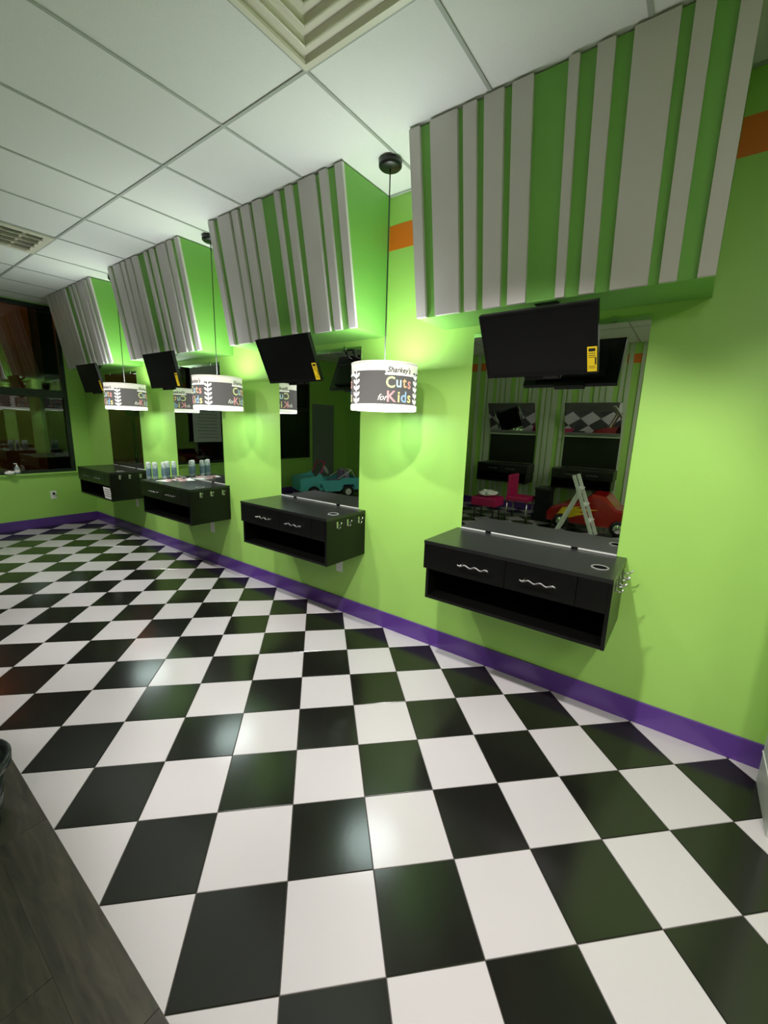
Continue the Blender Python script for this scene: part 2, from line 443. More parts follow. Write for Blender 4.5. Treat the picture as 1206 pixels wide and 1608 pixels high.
# recessed downlights
for i, (x, y, pw) in enumerate(DOWNLIGHTS):
    where = ['behind the camera near the end partition', 'in front of the nearest cabinet', 'in front of the nearest pendant lamp', 'in front of the second cabinet', 'in front of the second pendant lamp', 'in front of the third cabinet', 'in front of the farthest cabinet'][i]
    t = thing('recessed_downlight', (x, y, H), 'round white recessed ceiling downlight ' + where, 'light', 'recessed downlights outside the picture')
    MB().lathe([(0.085, -0.001), (0.085, -0.005), (0.068, -0.006), (0.065, -0.001)], M['white'], 24).obj('trim_ring', t)
    MB().lathe([(0.064, -0.002), (0.0, -0.002)], M['can_lens'], 20).obj('lens', t)
    L = bpy.data.lights.new('downlight', 'SPOT'); L.energy = SPOT_W * pw; L.spot_size = radians(76); L.spot_blend = 0.4; L.shadow_soft_size = 0.05; L.color = (1.0, 0.965, 0.94)
    lo = link('downlight_source', L, t, (0, 0, -0.03)); lo.rotation_euler.y = radians(-28)

# ================================================================= STATIONS
YC = [0.0, 1.815, 3.63, 5.43]
NTH = ['nearest', 'second', 'third', 'farthest']

# ---- striped awnings (soffits)
PAT = [(.677, .615), (.556, .408), (.378, .310), (.273, .180), (.143, .052), (-.088, -.129), (-.193, -.256), (-.318, -.461), (-.501, -.562), (-.629, -.688)]
zb = 2.192; dx_t, dx_b = -0.463, -0.318     # carcass front, top / bottom, relative to the wall
aw = thing('striped_awning', (W - 0.0015, 0.0, zb), 'grey and green striped slanted awning above the nearest station', 'awning', 'striped awnings over the stations')
hz = H - zb - 0.002
MB().prism([(0, 0), (dx_b, 0), (dx_t, hz), (0, hz)], 'y', -0.685, 0.677, M['green_soffit']).obj('carcass', aw)
for (a, b) in PAT:
    mb = MB(); n = Vector((dx_b - dx_t, 0, hz)).normalized(); nx, nz = -hz, 0
    th = 0.02; L_ = hypot(dx_t - dx_b, hz); ox, oz = -th * hz / L_, -th * (dx_b - dx_t) / L_
    mb.prism([(dx_b - 0.0005, 0.0), (dx_b + ox, max(oz, 0.0)), (dx_t + ox, hz - 0.003), (dx_t - 0.0005, hz - 0.003)], 'y', b, a, M['board'])
    mb.obj('board', aw)
for i in (1, 2, 3):
    copy_thing(aw, (W - 0.0015, YC[i] + (0.005, 0.005, 0.0, 0.04)[i], zb), ['', 'striped slanted awning above the second station, between the two nearest pendant lamps', 'striped slanted awning above the third station with the cans', 'smallest striped awning, farthest away beside the dark window'][i])

# ---- mirrors
mr = thing('wall_mirror', (W, 0.0, 0.925), 'tall frameless wall mirror behind the nearest black counter, reflecting the toy cars side', 'mirror', 'frameless wall mirrors')
MB().box(-0.006, -0.0005, -0.463, 0.463, 0.007, 1.222, M['mirror']).obj('glass', mr)
mb = MB(); mb.box(-0.012, 0, -0.463, 0.463, 0.0, 0.007, M['rail']); mb.obj('bottom_channel', mr)
for s_ in (-0.25, 0.27):
    MB().box(-0.016, -0.0062, s_ - 0.018, s_ + 0.018, 0.0005, 0.012, M['dark_metal'], bev=0.002).obj('clip', mr)
for s_ in (-0.3, 0.3):
    MB().box(-0.010, -0.0062, s_ - 0.012, s_ + 0.012, 1.205, 1.232, M['chrome'], bev=0.001).obj('clip', mr)
for i in (1, 2, 3):
    copy_thing(mr, (W, YC[i] + (0, 0.008, 0.01, 0.0)[i], 0.925), ['', 'tall wall mirror behind the second counter, showing a turquoise toy car', 'tall wall mirror behind the spray cans, showing a grey sheet', 'tall dark wall mirror above the farthest counter'][i])

# ---- wall-hung black cabinets
def wavy(y0, y1, x, z):
    pts = []
    n = 28
    for k in range(n + 1):
        t = k / n; pts.append((x, y0 + (y1 - y0) * t, z + 0.0055 * sin(t * 2 * pi * 3)))
    return pts
Z0 = 0.567
cab = thing('wall_cabinet', (W, 0.0, Z0), 'nearest black wall-hung station cabinet with two drawers and bare top', 'cabinet', 'black wall-hung station cabinets')
# top with grommet hole
bm = bmesh.new()
x0, x1, y0, y1, z0, z1 = -0.437, 0.0, -0.512, 0.492, 0.336, 0.356
gx, gy, gr = -0.277, -0.427, 0.034
NG = 24
outer = []
for k in range(NG):
    a = 2 * pi * k / NG; dx, dy = cos(a), sin(a)
    tx = ((x1 - gx) / dx if dx > 0 else (x0 - gx) / dx) if abs(dx) > 1e-9 else 1e9
    ty = ((y1 - gy) / dy if dy > 0 else (y0 - gy) / dy) if abs(dy) > 1e-9 else 1e9
    t_ = min(tx, ty); outer.append((gx + dx * t_, gy + dy * t_))
# snap nearest to the corners
for c_ in ((x0, y0), (x0, y1), (x1, y0), (x1, y1)):
    k = min(range(NG), key=lambda i: abs((atan2(outer[i][1] - gy, outer[i][0] - gx) - atan2(c_[1] - gy, c_[0] - gx) + pi) % (2 * pi) - pi)); outer[k] = c_
inner = [(gx + gr * cos(2 * pi * k / NG), gy + gr * sin(2 * pi * k / NG)) for k in range(NG)]
vs = [(x, y, z) for z in (z0, z1) for (x, y) in outer] + [(x, y, z) for z in (z0, z1) for (x, y) in inner]
fs = []
for k in range(NG):
    k2 = (k + 1) % NG
    fs += [(k, k2, NG + k2, NG + k), (2 * NG + k2, 2 * NG + k, 3 * NG + k, 3 * NG + k2), (NG + k, NG + k2, 3 * NG + k2, 3 * NG + k), (k2, k, 2 * NG + k, 2 * NG + k2)]
top = MB().add(vs, fs, M['laminate_top']).obj('countertop', cab)
MB().lathe([(gr - 0.001, 0.0005), (gr + 0.001, 0.003), (gr + 0.006, 0.003), (gr + 0.008, 0.0002)], M['grommet'], 24, T=Matrix.Translation((gx, gy, 0.356))).obj('cable_grommet', cab)
MB().lathe([(gr - 0.0008, 0.018), (gr - 0.0008, -0.03), (0, -0.03)], M['cavity'], 24, T=Matrix.Translation((gx, gy, 0.338))).obj('grommet_well', cab)
MB().box(-0.434, -0.001, -0.512, -0.494, 0, 0.336, M['laminate'], bev=0.001).obj('side_panel', cab)
mb = MB(); mb.box(-0.430, -0.001, 0.455, 0.473, 0, 0.188, M['laminate']); mb.box(-0.430, -0.001, 0.474, 0.490, 0.188, 0.336, M['laminate']); mb.obj('side_panel', cab)
MB().box(-0.430, -0.001, -0.494, 0.455, 0, 0.018, M['laminate']).obj('bottom_panel', cab)
MB().box(-0.415, -0.001, -0.494, 0.474, 0.175, 0.186, M['cavity']).obj('shelf', cab)
MB().box(-0.012, -0.001, -0.494, 0.455, 0.018, 0.175, M['cavity']).obj('back_panel', cab)
MB().box(-0.436, -0.418, -0.494, -0.362, 0.186, 0.335, M['laminate'], bev=0.001).obj('filler_panel', cab)
for (a, b, ha, hb) in ((-0.006, 0.490, 0.074, 0.257), (-0.359, -0.009, -0.273, -0.094)):
    mb = MB().box(-0.436, -0.418, a, b, 0.186, 0.334, M['laminate'], bev=0.001)
    mb.box(-0.418, -0.05, a + 0.02, b - 0.02, 0.195, 0.32, M['cavity'])
    dr = mb.obj('drawer', cab)
    hb_ = MB().tube(wavy(ha, hb, -0.464, 0.262), 0.0048, M['handle'], 8)
    for yy in (ha + 0.02, hb - 0.02):
        hb_.tube([(-0.436, yy, 0.262), (-0.464, yy, 0.262)], 0.0038, M['metal'], 8)
    hb_.obj('handle', dr)
for hx in (-0.326, -0.213, -0.084):
    mb = MB().box(hx - 0.009, hx + 0.009, -0.5155, -0.512, 0.268, 0.318, M['metal'], bev=0.001)
    mb.tube([(hx, -0.515, 0.296), (hx, -0.53, 0.294), (hx, -0.548, 0.303), (hx, -0.556, 0.318)], [0.0035, 0.0035, 0.0035, 0.0045], M['metal'], 8)
    mb.tube([(hx, -0.515, 0.278), (hx, -0.527, 0.268), (hx, -0.540, 0.272), (hx, -0.545, 0.285)], [0.0035, 0.0035, 0.0035, 0.0042], M['metal'], 8)
    mb.obj('coat_hook', cab)
CABS = [cab]
for i in (1, 2, 3):
    CABS.append(copy_thing(cab, (W, (0, 1.806, 3.618, 5.43)[i], Z0), ['', 'second black wall-hung cabinet with bare top below the turquoise car reflection', 'third black wall-hung cabinet carrying spray cans and papers', 'farthest black wall-hung cabinet with a white tag in its open shelf'][i]))

# ---- wall outlets
def outlet(x, y, z, face, label):
    t = thing('wall_outlet', (x, y, z), label, 'outlet', 'white wall outlets')
    Tm = Matrix.Identity(4) if face == 'x' else Matrix.Rotation(-pi / 2, 4, 'Z') @ Matrix.Identity(4)
    if face == 'y': Tm = Matrix.Rotation(pi / 2, 4, 'Z')
    mb = MB(); mb.box(-0.006, 0, -0.036, 0.036, -0.058, 0.058, M['white'], T=Tm, bev=0.002); mb.obj('cover_plate', t)
    for zz in (-0.022, 0.022):
        mb = MB(); mb.box(-0.0075, -0.006, -0.017, 0.017, zz - 0.016, zz + 0.016, M['paper'], T=Tm)
        for yy in (-0.007, 0.005): mb.box(-0.008, -0.0075, yy, yy + 0.002, zz - 0.004, zz + 0.006, M['ink'], T=Tm)
        mb.obj('socket', t)
    return t, Tm
outlet(W, 1.562, 0.41, 'x', 'white wall outlet below the second cabinet')
outlet(W, 3.461, 0.42, 'x', 'white wall outlet below the third cabinet')
outlet(W, 5.262, 0.46, 'x', 'white wall outlet below the farthest cabinet')
t, Tm = outlet(1.425, EY, 0.45, 'y', 'white wall outlet with a black plug on the far wall under the window')
MB().box(-0.03, -0.0082, -0.014, 0.014, 0.008, 0.036, M['rubber'], T=Tm, bev=0.003).obj('plug', t)

# ---- televisions under the awnings
def tv(yc, zc, tilt, yaw, xc, label):
    xc, yc, zc = (c_ + (v_ - c_) * 0.967 for c_, v_ in zip((-0.5537, -0.7163, 1.5819), (xc, yc, zc)))
    t = thing('television', (xc, yc, zc), label, 'television', 'small televisions hung under the awnings')
    w_, h_ = 0.538, 0.321
    n = Vector((-cos(yaw), -sin(yaw), 0)); rr = Vector((sin(yaw), -cos(yaw), 0))
    up_ = Vector((0, 0, 1)) * cos(tilt) + n * sin(tilt); N = rr.cross(up_)
    if N.dot(n) < 0: N = -N
    # local frame: X = right (image), Y = out of the screen, Z = up
    R_ = Matrix((rr, N, up_)).transposed().to_4x4()
    fl = -1 if R_.determinant() < 0 else 1
    a, b = w_ / 2, h_ / 2
    mb = MB()
    mb.box(-a, a, -0.028, -0.001, -b, b, M['tvblack'], T=R_, bev=0.003)
    mb.box(-0.2, 0.2, -0.06, -0.028, -0.13, 0.06, M['tvblack'], T=R_, bev=0.01)
    mb.obj('housing', t)
    mb = MB()
    for (p, q, c, d) in ((-a, a, b - 0.01, b), (-a, a, -b, -b + 0.02), (-a, -a + 0.01, -b + 0.02, b - 0.01), (a - 0.01, a, -b + 0.02, b - 0.01)):
        mb.box(p, q, -0.001, 0.0025, c, d, M['tvblack'], T=R_)
    mb.obj('bezel', t)
    MB().box(-a + 0.01, a - 0.01, -0.001, 0.0004, -b + 0.02, b - 0.01, M['tvscreen'], T=R_).obj('screen', t)
    # dvd tray / sensor bar under the lower edge
    mb = MB().box(-0.075, 0.10, -0.045, -0.005, -b - 0.022, -b, M['tvblack'], T=R_, bev=0.003)
    mb.box(0.02, 0.09, -0.005, -0.001, -b - 0.016, -b - 0.002, M['black'], T=R_)
    mb.obj('sensor_bar', t)
    # energy sticker
    st = MB().box(a - 0.044, a - 0.003, 0.0026, 0.0030, -b + 0.012, -b + 0.128, M['yellow'], T=R_)
    st = st.obj('sticker', t, label='yellow sticker with black print')
    mb = MB()
    for k, (p, q) in enumerate(((0.106, 0.120), (0.096, 0.099), (0.086, 0.089), (0.078, 0.080), (0.036, 0.038), (0.028, 0.030))):
        mb.box(a - 0.038, a - 0.010, 0.0030, 0.0033, -b + p, -b + q, M['ink'], T=R_)
    mb.box(a - 0.012, a - 0.006, 0.0030, 0.0033, -b + 0.045, -b + 0.078, M['ink'], T=R_)
    mb.obj('print', st)
    # mount: plate on awning underside, two arms
    zt = zb - zc
    bx = 0.12
    MB().box(bx - 0.02, bx + 0.02, -0.05, 0.06, zt - 0.005, zt - 0.0005, M['black']).obj('ceiling_plate', t)
    for s_ in (-0.035, 0.045):
        pb = R_ @ Vector((-s_, -0.03, 0.09)); 
        MB().tube([(bx, s_, zt - 0.016), (bx * 0.6, s_, zt - 0.06 if zt > 0.13 else zt - 0.04), tuple(pb)], 0.011, M['black'], 6).obj('mount_arm', t)
    return t
tv(-0.016, 1.998, radians(31), radians(-1.1), 1.643, 'television hung under the nearest awning, its yellow sticker facing out')
tv(1.798, 2.034, radians(24.3), radians(1.3), 1.627, 'television under the second awning, yellow sticker at its right edge')
tv(3.65, 2.05, radians(12), radians(1.1), 1.610, 'television under the third awning beside the crossing mount arms reflection')
tv(5.44, 2.045, radians(13), radians(1.0), 1.610, 'television under the farthest awning, partly behind a pendant shade')

# ---- pendant lamps
RS = 0.205; ZB, ZT = 1.672, 1.95
def txt(body, size, shear=0.0, bold=0.0):
    cu = bpy.data.curves.new('t', 'FONT'); cu.body = body; cu.size = size; cu.shear = shear; cu.offset = bold; cu.resolution_u = 3
    ob = bpy.data.objects.new('t', cu); COL.objects.link(ob)
    dg = bpy.context.evaluated_depsgraph_get(); me = bpy.data.meshes.new_from_object(ob.evaluated_get(dg))
    vs = [v.co.copy() for v in me.vertices]; fs = [tuple(p.vertices) for p in me.polygons]
    bpy.data.objects.remove(ob); bpy.data.curves.remove(cu); bpy.data.meshes.remove(me)
    return vs, fs
def bent(mb, vs, fs, mm, a0, z0, sx=1.0, rad=RS + 0.0022, jit=0.0):
    """place flat text on the drum: a0 = start angle (radians, increasing to the viewer's right), z0 baseline"""
    out = []
    for v in vs:
        a = a0 + v.x * sx / rad; out.append((rad * sin(a), -rad * cos(a), z0 + v.y))
    mb.add(out, fs, mm)
def width(vs): return max(v.x for v in vs) - min(v.x for v in vs), min(v.x for v in vs)
def patch(mb, a0, a1, z0, z1, rad, mm, n=14):
    vs = []
    for k in range(n + 1):
        a = a0 + (a1 - a0) * k / n
        vs += [(rad * sin(a), -rad * cos(a), z0), (rad * sin(a), -rad * cos(a), z1)]
    mb.add(vs, [(2 * k, 2 * k + 2, 2 * k + 3, 2 * k + 1) for k in range(n)], mm, True)
lamp = thing('pendant_lamp', (1.633, 0.906, ZB), 'large drum pendant lamp hanging between the nearest and second stations', 'lamp', 'printed drum pendant lamps')
MB().lathe([(0, H - ZB - 0.002), (0.066, H - ZB - 0.002), (0.066, H - ZB - 0.03), (0.058, H - ZB - 0.038), (0, H - ZB - 0.04)], M['black'], 28).obj('ceiling_canopy', lamp)
MB().tube([(0, 0, H - ZB - 0.04), (0.001, 0, 0.8), (0, 0, 0.245)], 0.0035, M['black'], 8).obj('cord', lamp)
hh = ZT - ZB
mb = MB().lathe([(RS - 0.003, 0.012), (RS - 0.003, hh - 0.003), (RS, hh - 0.003), (RS, 0.012)], M['lamp_white'], 64)
shade = mb.obj('lamp_shade', lamp)
MB().lathe([(RS - 0.004, 0.0), (RS + 0.0028, 0.0), (RS + 0.0028, 0.030), (RS + 0.0005, 0.031)], M['lamp_rim'], 64).obj('bottom_band', shade, label='bright white band')
MB().lathe([(RS - 0.004, hh), (RS + 0.0015, hh), (RS + 0.0015, hh - 0.012), (RS + 0.0003, hh - 0.013)], M['lamp_white'], 64).obj('top_band', shade)
MB().lathe([(RS - 0.005, 0.004), (0.0, 0.004)], M['diff_down'], 48, smooth=False).obj('bottom_diffuser', lamp)
MB().lathe([(RS - 0.005, hh - 0.006), (0.0, hh - 0.006)], M['diff_up'], 48, smooth=False).obj('top_diffuser', lamp)
MB().lathe([(0.0, hh - 0.008), (0.012, hh - 0.008), (0.012, 0.245 + 0.012), (0.004, 0.30)], M['black'], 12).obj('stem', lamp)
pr = MB()
pitch = 2 * pi / 3
D = pi / 180
LET1 = [('C', 'yellowgreen'), ('u', 'skyblue'), ('t', 'tangerine'), ('s', 'coral')]
LET2 = [('K', 'pinkred'), ('i', 'lemon'), ('d', 'blue'), ('s', 'lemon')]
for k in range(3):
    A = k * pitch; fish = MB(); let = MB()
    patch(pr, A - 9 * D, A + 56 * D, 0.035, 0.222, RS + 0.0006, M['lamp_dark'])
    patch(pr, A + 56 * D, A + 111 * D, 0.035, 0.198, RS + 0.0006, M['lamp_dark'])
    # fishbone column: stem with pairs of leaves
    patch(fish, A - 1.1 * D, A + 1.1 * D, 0.035, 0.222, RS + 0.0012, M['lamp_rim'], 2)
    for q in range(5):
        zz = 0.04 + q * 0.036
        for s_ in (-1, 1):
            pts = [(0.5, 0.0), (4.5, 0.003), (8.2, 0.012), (9.0, 0.027), (5.5, 0.027), (1.5, 0.016)]
            fish.add([((RS + 0.0014) * sin(A + s_ * p * D), -(RS + 0.0014) * cos(A + s_ * p * D), zz + z) for p, z in pts], [tuple(range(6))], M['lamp_rim'])
    # white banner line under the script name
    bn = MB(); patch(bn, A + 55 * D, A + 108 * D, 0.198, 0.206, RS + 0.0012, M['lamp_rim']); bn.obj('banner_edge', shade)
    vs, fs = txt("Sharkey's", 0.043, 0.35, 0.0004); w0, mn = width(vs)
    bent(let, vs, fs, M['ink'], A + 58 * D, 0.214, 0.160 / w0)
    for LET, za, sz, a0, tot in ((LET1, 0.128, 0.088, 57, 47), (LET2, 0.048, 0.088, 59, 46)):
        ws = [txt(c, sz, 0.0, 0.0016) for c, _ in LET]; tw = sum(width(v)[0] for v, _ in ws) + 0.008 * 3
        sx = tot * D * RS / tw; cur = 0
        for (c, cm), (v, f_) in zip(LET, ws):
            w0, mn = width(v)
            v2 = [Vector((q.x - mn, q.y, 0)) for q in v]
            bent(let, v2, f_, M[cm], A + a0 * D + cur * sx / RS, za + (0.004 if c in 'ut' else 0), sx)
            cur += w0 + 0.008
    vs, fs = txt("for", 0.05, 0.4, 0.0006); w0, mn = width(vs)
    bent(let, vs, fs, M['cream'], A + 43 * D, 0.055, 0.062 / w0)
    fish.obj('leaf_ornament', shade); let.obj('lettering', shade, label="lettering Sharkey's Cuts for Kids in coloured letters")
pr.obj('printed_panel', shade, label='dark printed panels around the shade')
# face direction: fishbone 54 degrees left of the line to the camera
def face(x, y, off): return atan2(-0.7163 - y, -0.5537 - x) + pi / 2 + radians(off)
lamp.rotation_euler.z = face(1.633, 0.906, -54)
l2 = copy_thing(lamp, (1.633, 2.724, ZB), 'second drum pendant lamp, hanging between the second and third stations', face(1.633, 2.724, -22))
l3 = copy_thing(lamp, (1.633, 4.54, ZB), 'farthest drum pendant lamp, hanging between the third and farthest stations', face(1.633, 4.54, -22))

# ================================================================= SMALL THINGS ON THE STATIONS
def can_mats():
    a = mat('silver_teal_can', srgb(185, 200, 198), 0.35, metal=0.3, noise=0.3, nscale=30)
    b = mat('dark_can_label', srgb(105, 130, 142), 0.4, noise=0.6, nscale=60)
    c = mat('frosted_cap', srgb(225, 232, 230), 0.35)
    return a, b, c
ca, cb, cc = can_mats()
CANS = [(1.628, 4.05), (1.655, 3.975), (1.715, 3.985), (1.79, 4.03), (1.83, 3.985)]
WH = ['leftmost spray can on the third counter', 'second spray can from the left on the third counter', 'middle one of five spray cans on the third counter', 'fourth spray can from the left on the third counter', 'rightmost spray can on the third counter, closest to the mirror']
can = None
CANS = [(1.600, 4.07), (1.645, 4.02), (1.725, 3.99), (1.80, 4.06), (1.85, 4.01)]
for i, (x, y) in enumerate(CANS):
    if can is None:
        can = thing('spray_can', (x, y, 0.9235), 'tall slim silver ' + WH[i], 'can', 'spray cans on the third counter')
        MB().lathe([(0, 0), (0.024, 0), (0.026, 0.004), (0.026, 0.15), (0.022, 0.158), (0, 0.158)], ca, 20).obj('can_body', can)
        MB().lathe([(0.0263, 0.035), (0.0265, 0.036), (0.0265, 0.12), (0.0263, 0.121)], cb, 20).obj('can_label', can, label='dark blue printed band')
        MB().lathe([(0.0225, 0.156), (0.0235, 0.158), (0.0235, 0.178), (0.019, 0.188), (0, 0.19)], cc, 20).obj('cap', can)
    else: copy_thing(can, (x, y, 0.9235), 'tall slim silver ' + WH[i], random.random() * 6)
# papers and little compacts
Z = 0.9235
M['pinkish'] = mat('pink_printed_paper', srgb(235, 190, 190), 0.6, noise=0.2, nscale=40)
def sheet(x, y, rz, w_, h_, z, label, mm, g='papers on the third counter'):
    t = MB().box(-w_ / 2, w_ / 2, -h_ / 2, h_ / 2, 0, 0.0012, mm).obj('paper_sheet', loc=(x, y, z)); t.rotation_euler.z = rz
    return tag(t, label, 'paper', g)
sheet(1.70, 3.86, 0.3, 0.2, 0.15, Z, 'white paper sheet lying in front of the spray cans', M['paper'])
sheet(1.85, 3.79, -0.2, 0.16, 0.2, Z, 'white paper sheet next to the mirror behind the round tins', M['paper'])
tin = None
for i, (x, y, lab) in enumerate([(1.70, 3.82, 'round black and white tin on the paper, nearest the counter front'), (1.80, 3.74, 'round tin lying farther right on the third counter'), (1.83, 3.88, 'round tin lying closest to the spray cans')]):
    if tin is None:
        tin = thing('round_tin', (x, y, Z + 0.0013), lab, 'tin', 'round tins on the third counter')
        MB().lathe([(0, 0), (0.038, 0), (0.04, 0.003), (0.04, 0.014), (0.037, 0.017), (0, 0.017)], M['pinkish'], 24).obj('tin_body', tin)
        MB().lathe([(0.03, 0.0172), (0.028, 0.019), (0, 0.019)], M['ink'], 20).obj('lid_disc', tin, label='black lid disc')
    else: copy_thing(tin, (x, y, Z + 0.0013), lab)
# white tag in farthest cabinet's open shelf
t = thing('hanging_tag', (1.53, 5.03, 0.59), 'white printed tag hanging in the open shelf of the farthest cabinet', 'tag')
Bx(0, 0.001, -0.10, 0.10, 0, 0.145, M['paper'], T=Matrix.Rotation(radians(-6), 4, 'Y')).obj('card', t)
mb = MB()
for k in range(4): mb.box(-0.0006, -0.0001, -0.08, 0.08 - 0.02 * (k % 2), 0.03 + k * 0.028, 0.038 + k * 0.028, M['ink'], T=Matrix.Rotation(radians(-6), 4, 'Y'))
mb.obj('printed_lines', t)
# sill items
t = thing('pump_bottle', (1.06, EY - 0.004, 0.778), 'small clear pump bottle standing on the window sill', 'bottle')
M['clear'] = mat('milky_plastic', srgb(150, 165, 165), 0.25)
MB().lathe([(0, 0), (0.026, 0), (0.03, 0.005), (0.03, 0.08), (0.022, 0.098), (0.01, 0.105)], M['clear'], 20).obj('bottle_body', t)
MB().lathe([(0.012, 0.104), (0.012, 0.12), (0.005, 0.122), (0.005, 0.145)], M['white'], 14).tube([(0.0, 0, 0.145), (-0.03, 0, 0.147)], 0.0055, M['white'], 8).obj('pump', t)
MB().lathe([(0.0305, 0.03), (0.0305, 0.065)], M['paper'], 20).obj('bottle_label', t)
def crumple(name, n, rad, hgt, mm, seed, parent=None, loc=None):
    rnd = random.Random(seed); bm = bmesh.new(); bmesh.ops.create_icosphere(bm, subdivisions=3, radius=1)
    for v in bm.verts:
        k = 1 + 0.22 * sin(v.co.x * 7 + seed) * cos(v.co.y * 6) + rnd.uniform(-0.09, 0.09)
        v.co = Vector((v.co.x * rad * k, v.co.y * rad * 0.75 * k, max(0, (v.co.z * 0.5 + 0.5)) * hgt * k))
    me = bpy.data.meshes.new(name); bm.to_mesh(me); bm.free(); me.materials.append(mm)
    return link(name, me, parent, loc)
tag(crumple('crumpled_tissue', 3, 0.05, 0.05, M['paper'], 3, loc=(0.97, EY + 0.008 - 0.05, 0.778)), 'white crumpled tissue on the window sill beside the pump bottle', 'tissue')

# ---- black waste bin, cut by the left edge
t = thing('waste_bin', (-0.436, 1.312, 0.0), 'black round plastic waste bin on the plank floor at the left edge', 'bin')
bin_m = mat('black_bin_plastic', srgb(34, 38, 40), 0.22, noise=0.1)
MB().lathe([(0, 0.002), (0.110, 0.0), (0.116, 0.01), (0.158, 0.27), (0.152, 0.27), (0.110, 0.014), (0, 0.012)], bin_m, 40).obj('bin_body', t)
MB().lathe([(0.153, 0.262), (0.163, 0.252), (0.174, 0.262), (0.176, 0.288), (0.168, 0.297), (0.157, 0.292), (0.151, 0.27)], bin_m, 40).obj('rim', t)

# ================================================================= OPPOSITE SIDE (seen in the mirrors)
# vertical boards on the opposite wall
y = -0.6; k = 0
seq = [(0.07, 0.025), (0.06, 0.09), (0.10, 0.02), (0.08, 0.025), (0.07, 0.07), (0.11, 0.02), (0.05, 0.12)]
bmesh_cache = {}
while y < 3.05:
    w_, g_ = seq[k % len(seq)]
    if w_ not in bmesh_cache: bmesh_cache[w_] = Bx(0, 0.02, 0, w_, 0.13, H - 0.002, M['oboard']).mesh('board')
    link('board', bmesh_cache[w_], wall_left, (XL + 0.0016, y, 0)); y += w_ + g_; k += 1
# opposite stations
for i, yc in enumerate((0.80, 2.25)):
    copy_thing(cab, (XL + 0.022, yc, Z0), ['black cabinet on the opposite wall behind the red toy car, seen in the nearest mirror', 'black cabinet on the opposite wall behind the magenta chair, seen in the nearest mirror'][i], pi, 'black cabinets on the opposite wall')
    t = thing('angled_mirror', (XL + 0.022, yc, 0.93), ['two-part mirror with shelf on the opposite wall, the one reflecting the checkered floor', 'two-part mirror with shelf on the opposite wall, above the magenta chair'][i], 'mirror', 'mirrors on the opposite wall')
    Tm = Matrix.Translation((0.012, 0, 0.58)) @ Matrix.Rotation(radians(24), 4, 'Y')
    MB().box(0, 0.006, -0.46, 0.46, 0.0, 0.62, M['mirror'], T=Tm).obj('tilted_glass', t)
    MB().box(0.0, 0.10, -0.46, 0.46, 0.55, 0.57, M['metal'], bev=0.003).obj('shelf', t)
    MB().box(0.0, 0.006, -0.46, 0.46, 0.0, 0.548, M['tvscreen']).obj('dark_panel', t)

# red toy car
red = mat('red_toy_plastic', srgb(150, 14, 10), 0.2, noise=0.06, coat=0.5)
t = thing('toy_car', (-3.0, 0.46, 0.0), 'red ride-on toy car with yellow flames, seen in the nearest mirror', 'toy car')
mb = MB()
prof = [(-0.66, 0.12), (-0.68, 0.30), (-0.60, 0.40), (-0.36, 0.42), (-0.2, 0.60), (0.0, 0.62), (0.16, 0.46), (0.42, 0.42), (0.60, 0.34), (0.67, 0.24), (0.66, 0.12)]
def loft(prof, hw, tuck, mm, mb):
    n = len(prof); secs = [(-hw, 0.86), (-hw * 0.93, 1.0), (hw * 0.93, 1.0), (hw, 0.86)]
    vs = []
    for (x_, s_) in secs:
        for (yy, zz) in prof: vs.append((x_, yy * (1 - (1 - s_) * 0.2), 0.12 + (zz - 0.12) * (1 if s_ == 1 else s_)))
    fs = [tuple(range(n - 1, -1, -1)), tuple(range(3 * n, 4 * n))]
    for j in range(3):
        for i in range(n): fs.append((j * n + i, j * n + (i + 1) % n, (j + 1) * n + (i + 1) % n, (j + 1) * n + i))
    mb.add(vs, fs, mm)
loft(prof, 0.30, 0, red, mb); mb.obj('car_body', t)
mb = MB()
for s_ in (-1, 1):
    fl = [(0.30, 0.20), (0.05, 0.30), (0.18, 0.31), (-0.12, 0.38), (0.2, 0.37), (0.12, 0.41), (0.42, 0.36), (0.5, 0.22)]
    mb.prism(fl, 'x', s_ * 0.301, s_ * 0.303, M['yellow'])
mb.obj('flame_decal', t, label='yellow flame decal')
for s_ in (-1, 1):
    for yy in (-0.42, 0.42):
        Tm = Matrix.Translation((s_ * 0.28, yy, 0.125)) @ Matrix.Rotation(pi / 2, 4, 'Y')
        wh = MB().lathe([(0, -0.05), (0.10, -0.05), (0.125, -0.035), (0.125, 0.035), (0.10, 0.05), (0, 0.05)], M['rubber'], 24, T=Tm).obj('wheel', t)
        MB().lathe([(0.07, -0.054), (0.06, -0.06), (0, -0.06)], M['chrome'], 16, T=Tm).lathe([(0.07, 0.054), (0.06, 0.06), (0, 0.06)], M['chrome'], 16, T=Tm).obj('hubcap', wh)
mb = MB().add([(-0.24, 0.13, 0.47), (0.24, 0.13, 0.47), (0.22, 0.02, 0.60), (-0.22, 0.02, 0.60), (-0.24, 0.145, 0.47), (0.24, 0.145, 0.47), (0.22, 0.035, 0.605), (-0.22, 0.035, 0.605)], [(0, 1, 2, 3), (7, 6, 5, 4), (0, 4, 5, 1), (1, 5, 6, 2), (2, 6, 7, 3), (3, 7, 4, 0)], M['tvscreen']); mb.obj('windscreen', t)
for s_ in (-1, 1):
    MB().lathe([(0.045, 0), (0.035, 0.02), (0, 0.028)], M['yellow'], 16, T=Matrix.Translation((s_ * 0.2, 0.60, 0.29)) @ Matrix.Rotation(-pi / 2, 4, 'X')).obj('headlight', t)

